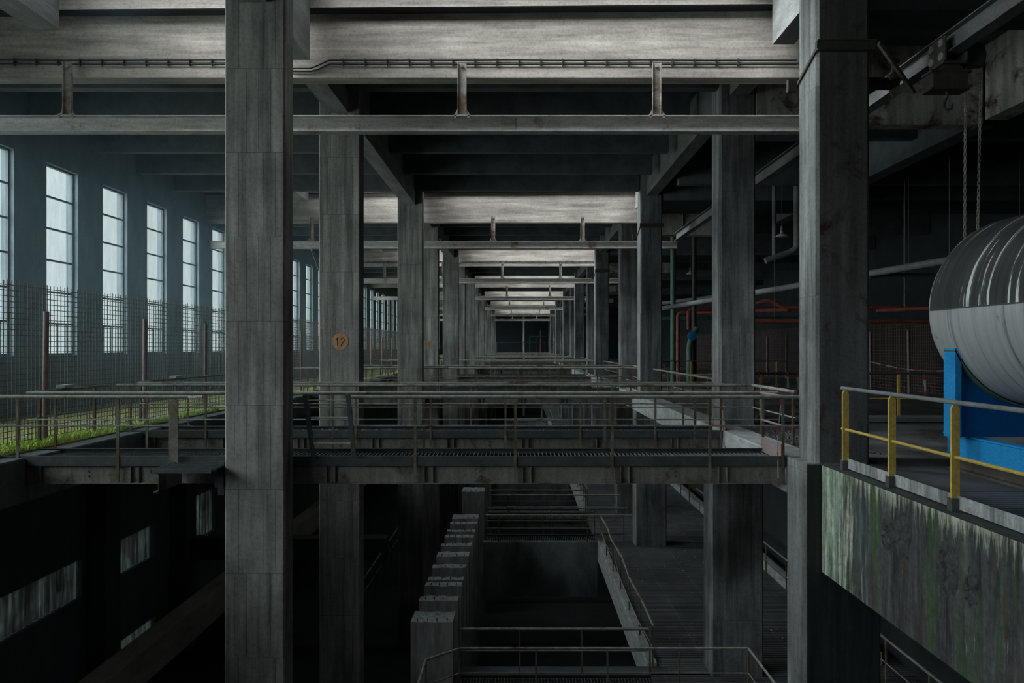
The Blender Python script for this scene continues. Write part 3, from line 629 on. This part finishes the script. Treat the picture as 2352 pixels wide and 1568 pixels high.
def chain(pts, r, par, mat):
    a, b = Vector(pts[0]), Vector(pts[1]); L = (b-a).length; d = (b-a)/L; n = int(L/.055); m = MB()
    for i in range(n):
        c = a+d*(i+.5)*.055; u = Vector((1,0,0)) if i % 2 else Vector((0,1,0)); u = (u-d*u.dot(d)).normalized()
        pp = [c+d*.04, c+d*.028+u*.016, c-d*.028+u*.016, c-d*.04, c-d*.028-u*.016, c+d*.028-u*.016, c+d*.04]
        m.tube(pp, r, 4)
    return m.build('chain', mat, par)
chain([(XLM+.26,HY,6.1),(XLM+.24,HY,1.4)], .0075, rt, M['strap']); chain([(XLM+.5,HY,6.1),(XLM+.40,HY,1.4)], .0075, rt, M['strap'])
# bracket arm with valve on the collar of the front right column
rt = thing('bracket_arm', (5.6, 10.9, 6.1), 'rusty pipe stub with valve and brace right of the front right column top', 'bracket')
MB().tube([(5.36,10.95,6.0),(6.05,10.95,6.0)], .1, 12).build('pipe_stub', M['hoist'], rt, smooth=True)
MB().bar((5.42,10.3,6.36),(6.3,10.9,5.84),.04,.07).build('brace', M['strap'], rt)
MB().lathe([(.11,0),(.11,.1),(.05,.12),(.04,.28),(.08,.3),(.08,.33),(.03,.38)], (5.98,10.9,6.02), 'z', 12).build('valve', M['hoist'], rt)
MB().bar((5.9,10.85,5.8),(6.22,10.85,5.95),.05,.12).bar((5.4,10.9,5.72),(5.75,10.95,5.95),.03,.05).build('clamp', M['strap'], rt)

# ---------------------------------------------------------------- wire fences
def fence(x, y0, y1, posts, z1, pz, name, label, step, wm, pm, zstep=.1, spike=True):
    rt = thing(name, (x, (y0+y1)/2, 0), label, 'fence')
    m = MB(); y = y0; t = .0058; sg = -1 if x < 0 else 1
    while y < y1:
        lean = R.uniform(-.01,.01); m.bar((x, y, .03), (x, y+lean, z1+(.06 if spike else 0)*R.uniform(.6,1.2)), t*2, t*2); y += step
    z = .08
    while z < z1:
        yy = y0
        while yy < y1: ye = min(yy+4, y1); m.bar((x+.006*sg, yy, z+.012*math.sin(yy*1.3+z)), (x+.006*sg, ye, z+.012*math.sin(ye*1.3+z)), t*2, t*2); yy = ye
        z += zstep
    m.build('wire_mesh', wm, rt)
    for y in posts: MB().tube([(x+.07*sg*-1, y, 0), (x-.07*sg, y+R.uniform(-.06,.06), pz)], .048, 10).build('post', pm, rt, smooth=True)
    return rt
fence(-9.0, 10.3, 60, [12.84,16.26,19.4,22.6,25.2,27.9,31.2,34.5,37.8,41.1,44.4,47.7,51], 2.9, 2.45, 'wire_fence', 'tall rusty wire mesh fence with red brown posts on the left ledge', .1, M['fence'], M['fpost'])
fence(15.3, 18, 66, [20.4,23.5,26.7,29.6,32.8,36,39,42,45,48,54,60], 2.85, 2.45, 'wire_fence', 'dark red wire mesh fence beyond the right platform', .12, M['rfence'], M['fpost'], .12, False)

# ---------------------------------------------------------------- grass and moss on the ledge
def blades(name, label, n, reg, hmin, hmax, mat):
    m = MB()
    for i in range(n):
        x, y = reg(); h = R.uniform(hmin, hmax); a = R.uniform(0, 6.28); w_ = .006+h*.035; lx, ly = R.gauss(0, h*.5), R.gauss(0, h*.5)
        dx, dy = w_*math.cos(a), w_*math.sin(a)
        m.add([(x-dx,y-dy,0),(x+dx,y+dy,0),(x+dx*.7+lx*.4,y+dy*.7+ly*.4,h*.6),(x-dx*.7+lx*.4,y-dy*.7+ly*.4,h*.6),(x+lx,y+ly,h)], [(0,1,2,3),(3,2,4)])
    o = m.build(name, mat, origin=(-9, 14, 0)); return tag(o, label, 'grass', kind='stuff')
M['grass'] = grime('bright_grass_blade', .55, .8, (.80,1.0,.24), (1,1,1), 1.6, .6)
M['dry'] = grime('dry_moss_blade', .42, .65, (1.0,.95,.36), (1,1,1), 1.6, .8)
def reg1():
    while True:
        y = 10.4+R.random()**2.0*9; x = -8.5-abs(R.gauss(0, .40 if y < 14.5 else .16))
        if x > -10.4: return x, y
blades('grass', 'bright green grass growing along the ledge edge under the wire fence', 7000, reg1, .03, .13, M['grass'])
def reg2(): return R.uniform(-12.2, -8.6), 13+R.random()**1.3*30
blades('moss_growth', 'yellow green moss and dry leaves scattered on the left ledge', 9000, reg2, .015, .05, M['dry'])

# ---------------------------------------------------------------- lower level
XP0, XP1 = -1.3, 3.0
blk = [(15.35,.62),(16.6,.32),(17.6,.3),(18.2,.22),(19.1,.3),(20.1,.5),(21.2,.3),(22.25,.28),(22.9,.25),(23.9,.32),(24.7,.6),(29.0,.9),(33,.6),(36,.5)]
for i, (y, d) in enumerate(blk):
    m = MB(); nx = 7; top = -4.39+(0 if i < 11 else .05)+R.uniform(-.03,.03)
    xs = [-2.45+.95*j/nx for j in range(nx+1)]; fr = [(x, y+R.uniform(-.01,.01), top+R.uniform(-.018,.006)) for x in xs]; bk = [(x, y+d, top+R.uniform(-.02,.01)) for x in xs]
    lo = [(x, y, ZPIT) for x in xs]; lb_ = [(x, y+d, ZPIT) for x in xs]; n = nx+1
    fs = [(j,j+1,n+j+1,n+j) for j in range(nx)]+[(2*n+j,2*n+j+1,j+1,j) for j in range(nx)]+[(n+j,n+j+1,3*n+j+1,3*n+j) for j in range(nx)]+[(0,n,3*n,2*n),(n-1,2*n-1,4*n-1,3*n-1)]+[(2*n+j,3*n+j,3*n+j+1,2*n+j+1) for j in range(nx)]
    o = MB().add(fr+bk+lo+lb_, fs).build('concrete_pier', M['block'])
    tag(o, ('thick crumbling concrete pier nearest the camera in the sunken row' if i == 0 else ORD[i]+' concrete pier from the camera in the sunken row') if i < 14 else '', 'pier', 'sunken row of piers')
    for j in range(4): MB().tube([(-2.3+.22*j, y+.08, top-.02), (-2.3+.22*j+R.uniform(-.02,.02), y+.08, top+.05)], .012, 5).build('rebar_stub', M['hoist'], o)
for k in range(4):
    o = S*k; yf = 26.1+o
    cb = MB().box(2.98, 3.22, 15.95+o, yf, -6.36, ZLOW+.09).build('pit_curb', M['curb'], bevel=.015); tag(cb, ORD[k]+' pale concrete curb along the right side of a sunken pit', 'curb', 'pit side curbs')
    bw_ = MB().box(XP0-.1, 2.97, yf, yf+.3, -7.75, ZLOW).build('pit_wall', M['pitw']); tag(bw_, ORD[k]+' damp concrete wall closing the far end of a sunken pit', 'wall panel', 'pit end walls')
    fc = MB().box(XP0-.1, 3.4, 15.62+o, 15.93+o, ZLOW-.3, ZLOW+.02).build('pit_curb', M['lower']); tag(fc, ORD[k]+' low cross curb at the near end of a sunken pit', 'curb', 'pit near curbs')
def lowrail(pts, zb, name, label, grp, posts, rh=1.05, mid=True, wavy=0):
    rt = thing(name, (pts[0][0], pts[0][1], zb), label, 'railing', grp)
    def seg(h, r, nm, mt):
        q = []
        for (a, b) in zip(pts, pts[1:]):
            n = 1 if not wavy else 6
            for i in range(n): t = i/n; q.append((a[0]+(b[0]-a[0])*t+(R.uniform(-wavy,wavy) if 0 < i else 0), a[1]+(b[1]-a[1])*t, zb+h+(R.uniform(-wavy,wavy) if i else 0)))
        q.append((pts[-1][0], pts[-1][1], zb+h)); MB().tube(q, r, 8).build(nm, mt, rt, smooth=True)
    seg(rh, .028, 'handrail', M['rail']); seg(rh*.5, .014, 'mid_rail', M['rail'])
    for (x, y) in posts: MB().box(x-.018, x+.018, y-.018, y+.018, zb-.05, zb+rh).build('post', M['post'], rt)
    return rt
for k in range(4):
    o = S*k; w1 = ['nearest','second','third','fourth'][k]
    if k:
        c = catwalk(XP0, 4.3, 11.0+o, 12.1+o, ZLOW, [(XP0,4.3)], [(XP0,4.3)], [-.8,.9,2.6,4.0], [-.4,1.3,3.0], 'lower_catwalk', ORD[2*k-1]+' lower level catwalk from the camera, before a sunken pit', 'catwalk', 'lower catwalks', rh=1.05)
    c = catwalk(-1.35, 4.34, 14.58+o, 15.6+o, ZLOW, [(-1.35,4.34)] if k else [], [(-1.35,2.95)], [-.5,1.2,2.9] if k else [], [-.0,1.42,2.98], 'lower_catwalk', ORD[2*k]+' lower level catwalk from the camera, behind '+('the bottom railing' if k == 0 else 'a pit'), 'catwalk', 'lower catwalks', rh=1.05)
    lowrail([(3.08, 15.7+o), (3.08, 25.9+o)], ZLOW, 'pit_railing', w1+' bent railing along the right side of a sunken pit', 'pit side railings', [(3.08, 15.8+o+1.68*i) for i in range(7)], wavy=.07 if k == 0 else .03)
    if k < 3: lowrail([(8.05, 17+o), (8.05, 31+o)], ZLOW, 'walkway_railing', w1+' railing beside the lower walkway behind the right columns', 'lower walkway railings', [(8.05, 17.2+o+1.7*i) for i in range(8)])
lowrail([(-1.94,12.0),(-1.92,14.0),(-1.28,14.53),(4.87,14.53),(4.87,12.0)], ZLOW, 'bridge_railing', 'angled pipe railing along the bottom photo edge', None, [(-1.92,14.0),(-1.28,14.53),(.35,14.53),(1.87,14.53),(3.4,14.53),(4.87,14.53)])
lowrail([(8.05,11.6),(8.05,13.4),(8.05,15.3)], ZLOW, 'walkway_railing', 'short railing in the dark under the stained edge beam', None, [(8.05,11.9),(8.05,13.4),(8.05,15.0)])
for k in range(3):
    o = S*k
    tag(MB().box(8.2, 8.5, 16+o, 31+o, ZLOW, ZLOW+.3).build('walkway_curb', M['curb']), ['nearest','second','third'][k]+' curb beside the lower walkway railing on the right', 'curb', 'walkway curbs')
# left lower side: corrugated sheets, wall posts, long sloping beam
def corr(y0, y1, z0, z1, label):
    m = MB(); x = XL-.2; y = y0+.002; y1 -= .002; z0 += .002; z1 -= .002; pr = []
    while y < y1: pr += [(x, y), (x+.05, y+.05), (x+.05, y+.14), (x, y+.19)]; y += .26
    pr = [(a, b) for a, b in pr if b < y1]+[(x, y1)]
    vs = [(a,b,z0) for a,b in pr]+[(a,b,z1) for a,b in pr]+[(a-.012,b,z0) for a,b in pr]+[(a-.012,b,z1) for a,b in pr]; n = len(pr)
    fs = [(i,i+1,n+i+1,n+i) for i in range(n-1)]+[(2*n+i,3*n+i,3*n+i+1,2*n+i+1) for i in range(n-1)]+[(n+i,n+i+1,3*n+i+1,3*n+i) for i in range(n-1)]+[(i,2*n+i,2*n+i+1,i+1) for i in range(n-1)]
    tag(MB().add(vs, fs).build('corrugated_sheet', M['corr']), label, 'sheet', 'corrugated sheets')
for h in SHEETS: corr(*h)
for i, y in enumerate((20.45, 25.4, 35.6, 50.8)): tag(MB().cbox(-12.95, -12.4, y, y+.8, ZPIT, -.31).build('basement_post', M['lower']), ORD[i]+' concrete wall post from the camera in the left basement', 'post', 'basement posts')
tag(MB().box(-9.6, -9.0, 14, 62, -6.3, -5.5).build('basement_beam', M['bbeam']), 'long dark concrete beam receding through the left basement', 'beam')
tag(MB().box(-12.3, -5.0, 25.6, 26.2, -6.2, -5.4).build('basement_beam', M['lower']), 'dark cross beam in the left basement', 'beam')
edge_rail(-5.2, 18, 40, 'basement_railing', 'thin dark railing in the left basement', None, -6.9)

# ---------------------------------------------------------------- right aisle: railing, pipes, lamps, tape
def xrail(x0, x1, y, posts, label):
    rt = thing('aisle_railing', ((x0+x1)/2, y, 0), label, 'railing', None)
    MB().tube([(x0,y,1.14),(x1,y,1.14)],.03,8).build('top_rail', M['dsteel'], rt, smooth=True); MB().tube([(x0,y,.52),(x1,y,.52)],.02,8).build('mid_rail', M['yellow'], rt, smooth=True)
    for px in posts: MB().box(px-.03,px+.03,y-.015,y+.015,0,1.12).build('post', M['yellow'], rt)
xrail(5.7, 11.6, 16.75, (5.92, 7.6, 9.3, 11.0), 'railing with yellow posts and dark top rail across the right aisle')
xrail(5.7, 12.6, 31.9, (6.1, 8.0, 10.0, 12.0), 'far yellow post railing across the right aisle')
tag(MB().box(5.6, 14.5, 15.95, 16.3, 0, .16).build('floor_kerb', M['lower'], bevel=.04), 'low dirty kerb across the right aisle floor', 'kerb')
def pipe(pts, r, mat, label, name='pipe', bend=.25, hang=False):
    P = [Vector(p) for p in pts]; q = [P[0]]
    for i in range(1, len(P)-1):
        a = (P[i-1]-P[i]); b = (P[i+1]-P[i]); ba = min(bend, a.length*.45, b.length*.45); s0 = P[i]+a.normalized()*ba; s1 = P[i]+b.normalized()*ba
        for t in (0,.25,.5,.75,1): q.append(s0*(1-t)**2+P[i]*2*t*(1-t)+s1*t*t)
    q.append(P[-1]); o = tag(MB().tube(q, r, 12).build(name, mat, smooth=True), label, 'pipe')
    if hang:
        for t in (.15, .85):
            k_ = (len(P)-2); c_ = P[k_]+(P[k_+1]-P[k_])*t; MB().tube([c_, (c_.x, c_.y, ZCEIL)], .012, 5).build('hanger_rod', M['dsteel'], o)
    return o
pipe([(8.0,24,2.70),(14.5,24,2.70)], .075, M['red'], 'lower straight red pipe between the two front right columns', hang=True)
pipe([(8.0,24.4,3.2),(8.95,24.4,3.48),(9.4,24.4,3.2),(14.5,24.4,3.2)], .07, M['red'], 'upper bent red pipe between the two front right columns', hang=True)
pipe([(6.5,33,3.6),(11.5,20,4.15),(15,14,4.6)], .11, M['pipe'], 'thick grey lagged pipe slanting across the right aisle', hang=True)
pipe([(9.0,25,4.95),(9.9,25,5.25),(10.15,25,5.4),(10.15,25,8.6)], .12, M['pipe'], 'grey pipe with an elbow hanging near the right aisle lamp')
pipe([(9.4,25.2,5.1),(9.4,25.2,8.6)], .08, M['pipe'], 'thin grey drop pipe beside the elbowed pipe')
pipe([(7.87,35,.0),(7.87,35,5.2),(7.87,35,8.5)], .14, M['green'], 'thick upright green pipe between the second and third right columns')
pipe([(8.35,36,0),(8.35,36,3.6),(9.0,36,3.6),(13,33,3.6)], .1, M['red'], 'left one of two red pipes bending down between the right columns')
pipe([(8.72,35.2,2.7),(8.72,35.2,3.75),(14,35.2,3.75)], .11, M['red'], 'right one of two red pipes bending down between the right columns')
pipe([(8.85,34.6,0),(8.85,34.6,8.5)], .12, M['hoist'], 'tall brown upright pipe beside the red pipes')
pipe([(8.55,34.4,0),(8.55,34.4,1.9),(8.75,34.4,2.5),(8.95,34.4,2.75)], .15, M['green'], 'short green pipe with a dark elbow under the red pipes')
pipe([(7,37,3.35),(15,37,3.35)], .1, M['green'], 'level green pipe behind the red pipes', hang=True)
pipe([(6.8,38,4.1),(12,34,4.6)], .1, M['pipe'], 'upper grey pipe behind the tall brown pipe', hang=True)
pipe([(11.0,21.5,4.0),(11.5,21.5,4.05),(16.5,21.5,4.05)], .06, M['green'], 'thin level teal pipe left of the tank', hang=True)
pipe([(11.5,22,2.95),(16.5,20,3.15)], .06, M['red'], 'thin red pipe left of the tank', hang=True)
tag(MB().lathe([(.05,-.1),(.22,-.08),(.22,.08),(.05,.1)], (8.62,34.1,2.35), 'y', 14).build('valve_wheel', M['blue']), 'small blue valve wheel on the green pipe', 'valve')
def lamp(x, y, z, label):
    rt = thing('pendant_lamp', (x,y,z), label, 'lamp', 'aisle lamps')
    MB().lathe([(.23,0),(.22,.03),(.12,.1),(.06,.13),(.05,.2)], (x,y,z), 'z', 20).build('shade', M['lamp'], rt, smooth=True); MB().lathe([(.05,.2),(.055,.34),(.03,.4)], (x,y,z), 'z', 12).build('holder', M['pipe'], rt)
    MB().tube([(x,y,z+.38),(x,y,8.6)],.012,6).build('stem', M['dsteel'], rt)
lamp(9.6, 25, 5.82, 'enamel pendant lamp between the two front right columns'); lamp(9.75, 39, 5.95, 'enamel pendant lamp between the second and third right columns')
def tape(pts, label, w=.05):
    rt = thing('barrier_tape', pts[0], label, 'tape', None); P = [Vector(p) for p in pts]; q = [P[0]]
    for a, b in zip(P, P[1:]):
        n = max(1, int((b-a).length/.13)); q += [a+(b-a)*(i+1)/n for i in range(n)]
    for c_, nm in ((0,'white_stripe'), (1,'red_stripe')):
        m = MB()
        for i, (a, b) in enumerate(zip(q, q[1:])):
            if i % 3 == 0 and c_ or i % 3 and not c_: m.bar(a+Vector((R.uniform(-.006,.006),0,0)), b, .003, w*R.uniform(.3,.7)) if abs((b-a).normalized().z) < .7 else m.bar(a, b, w*R.uniform(.25,.6), .003)
        if m.v: m.build(nm, M['taper'] if c_ else M['tapew'], rt)
tape([(4.25,11.08,.97),(4.2,11.05,.55)], 'short strip of barrier tape tied to the near catwalk rail end', .04)
tape([(4.18,11.06,.5),(4.19,11.06,-.48)], 'long red and white tape strip hanging over the nearest catwalk edge', .045)
tape([(3.85,13.0,.72),(3.88,13,.3),(3.9,13,-.1),(4.15,12.8,-.5)], 'red and white tape strip dangling behind the nearest catwalk', .045)
for i, (x, h, s_) in enumerate(((5.85,.5,''),(6.25,.4,''),(6.55,.55,''),(6.8,.6,''),(6.95,.45,''))): tape([(x,16.7,1.2),(x+R.uniform(-.05,.05),16.68,1.2-h)], ORD[i]+' knot of barrier tape from the left on the aisle railing' if i else 'leftmost knot of barrier tape on the aisle railing', .1)
tape([(9.9,16.7,1.12),(9.92,16.68,.55)], 'red and white tape bunch hanging on the aisle railing beside the tank', .12)
g_ = [(11.6+(15.2-11.6)*t, 23-1.5*t, 1.35-.35*math.sin(math.pi*t)) for t in [i/8 for i in range(9)]]; tape(g_, 'sagging garland of barrier tape before the red fence', .06)
for i, (x, y) in enumerate(((6.0,31.86),(6.3,31.86),(6.7,31.86),(7.3,31.86))): tape([(x,y,1.15),(x+.1,y,.4)], ORD[i+1]+' tape strip hanging between the second and third right columns', .1)
# rubble
def debris(name, label, n, reg, s0, s1, mat):
    m = MB()
    for i in range(n):
        x, y, z = reg(); s_ = R.uniform(s0, s1); a = R.uniform(0,3.1); c, d = math.cos(a)*s_, math.sin(a)*s_
        m.prism([(x-c,y-d,z),(x+d*.7,y-c*.7,z),(x+c,y+d,z),(x-d*.6,y+c*.8,z)], (R.uniform(-.3,.3)*s_, R.uniform(-.3,.3)*s_, s_*R.uniform(.3,.9)))
    return tag(m.build(name, mat), label, 'rubble', kind='stuff')
debris('rubble', 'crumbs of pale rubble on the second catwalk at the numbered column', 220, lambda: (R.uniform(-4.9,-2.0), R.uniform(14.75,15.4), -.075), .007, .026, M['rubble'])
debris('rubble', 'scattered pale crumbs on the lower grating floor by the right columns', 350, lambda: (R.uniform(3.4,7.6), 17+R.random()**1.2*18, ZLOW), .007, .026, M['rubble'])
debris('rubble', 'dark rubble and grit on the platform by the front right column', 300, lambda: (R.uniform(5.0,6.1), R.uniform(11.3,15.3), .0), .01, .04, M['lower'])
# ---------------------------------------------------------------- far end
tag(MB().tube([(.75,113.6,ZPIT),(.75,113.6,8.55)], .22, 14).build('end_pipe', M['lamp'], smooth=True), 'silver upright pipe at the far end of the hall', 'pipe')
tag(MB().tube([(-3.8,112.5,2.6),(4.2,112.5,2.6)], .05, 6).box(-3.8,-3.72,112.46,112.54,ZPIT,2.6).box(4.12,4.2,112.46,112.54,ZPIT,2.6).build('end_rail', M['pipe']), 'thin level rail at the far end of the hall', 'rail')
pipe([(1.75,113,0),(1.75,113,3.6),(4.3,113,3.6)], .1, M['green'], 'green pipe frame at the far end of the hall')
pipe([(2.75,113.4,0),(2.75,113.4,3.5)], .1, M['green'], 'upright green pipe at the far end of the hall')
pipe([(3.5,113.2,1),(3.5,113.2,4.6)], .14, M['red'], 'upright red pipe at the far end of the hall')

# things seen beyond the windows and small finds
tag(MB().box(-36, -30, 88, 130, -9, 3.4).prism([(-36.5,88,3.4),(-29.5,88,3.4),(-33,88,5.2)], (0,42,0)).build('brick_house', grime('pale_orange_render', .35, .5, (1.3,.9,.6))), 'low orange house outside the far windows', 'house')
for i, (x, y, z) in enumerate(((-8.72, 13.1, 1.0), (-8.72, 17.3, 1.0))): tag(MB().prism([(x-.09,y-.14,z),(x+.08,y-.14,z),(x+.08,y+.16,z),(x-.09,y+.16,z)], (.02,.0,.06)).build('metal_scrap', M['lamp']), ['nearer','farther'][i]+' flat grey scrap lying on the left ledge railing', 'scrap')
tag(MB().tube([(-8.6,28.1,5.84),(-8.2,28.6,4.4),(-8.05,28.7,3.9),(-8.05,28.7,1.0)], .01, 5).tube([(-8.6,28.1,5.84),(-7.85,28.6,4.9)], .01, 5).build('slack_wire', M['mono']), 'thin slack wire hanging from the second monorail beam beside the numbered column', 'wire')
tag(MB().tube([(4.4,25.5,.55),(4.9,25.4,.1+.3),(5.6,25.4,.42),(6.3,26,.45)], .012, 5).build('loose_cable', M['cable']), 'loose black cable wrapped round the third right column', 'cable')
# ---------------------------------------------------------------- thin haze in the left aisle, lit by the windows
hz = bpy.data.materials.new('thin_haze'); hz.use_nodes = True; nt = hz.node_tree; nt.nodes.remove(nt.nodes['Principled BSDF'])
vs_ = nt.nodes.new('ShaderNodeVolumeScatter'); vs_.inputs['Color'].default_value = (.55,.82,1,1); vs_.inputs['Density'].default_value = .0075; vs_.inputs['Anisotropy'].default_value = .35
nt.links.new(vs_.outputs[0], nt.nodes['Material Output'].inputs['Volume'])
tag(MB().box(XL+.02, -6.6, 11.6, 33, .02, 8.55).build('haze', hz), 'thin bluish haze hanging in the left aisle before the windows', 'haze', kind='stuff')
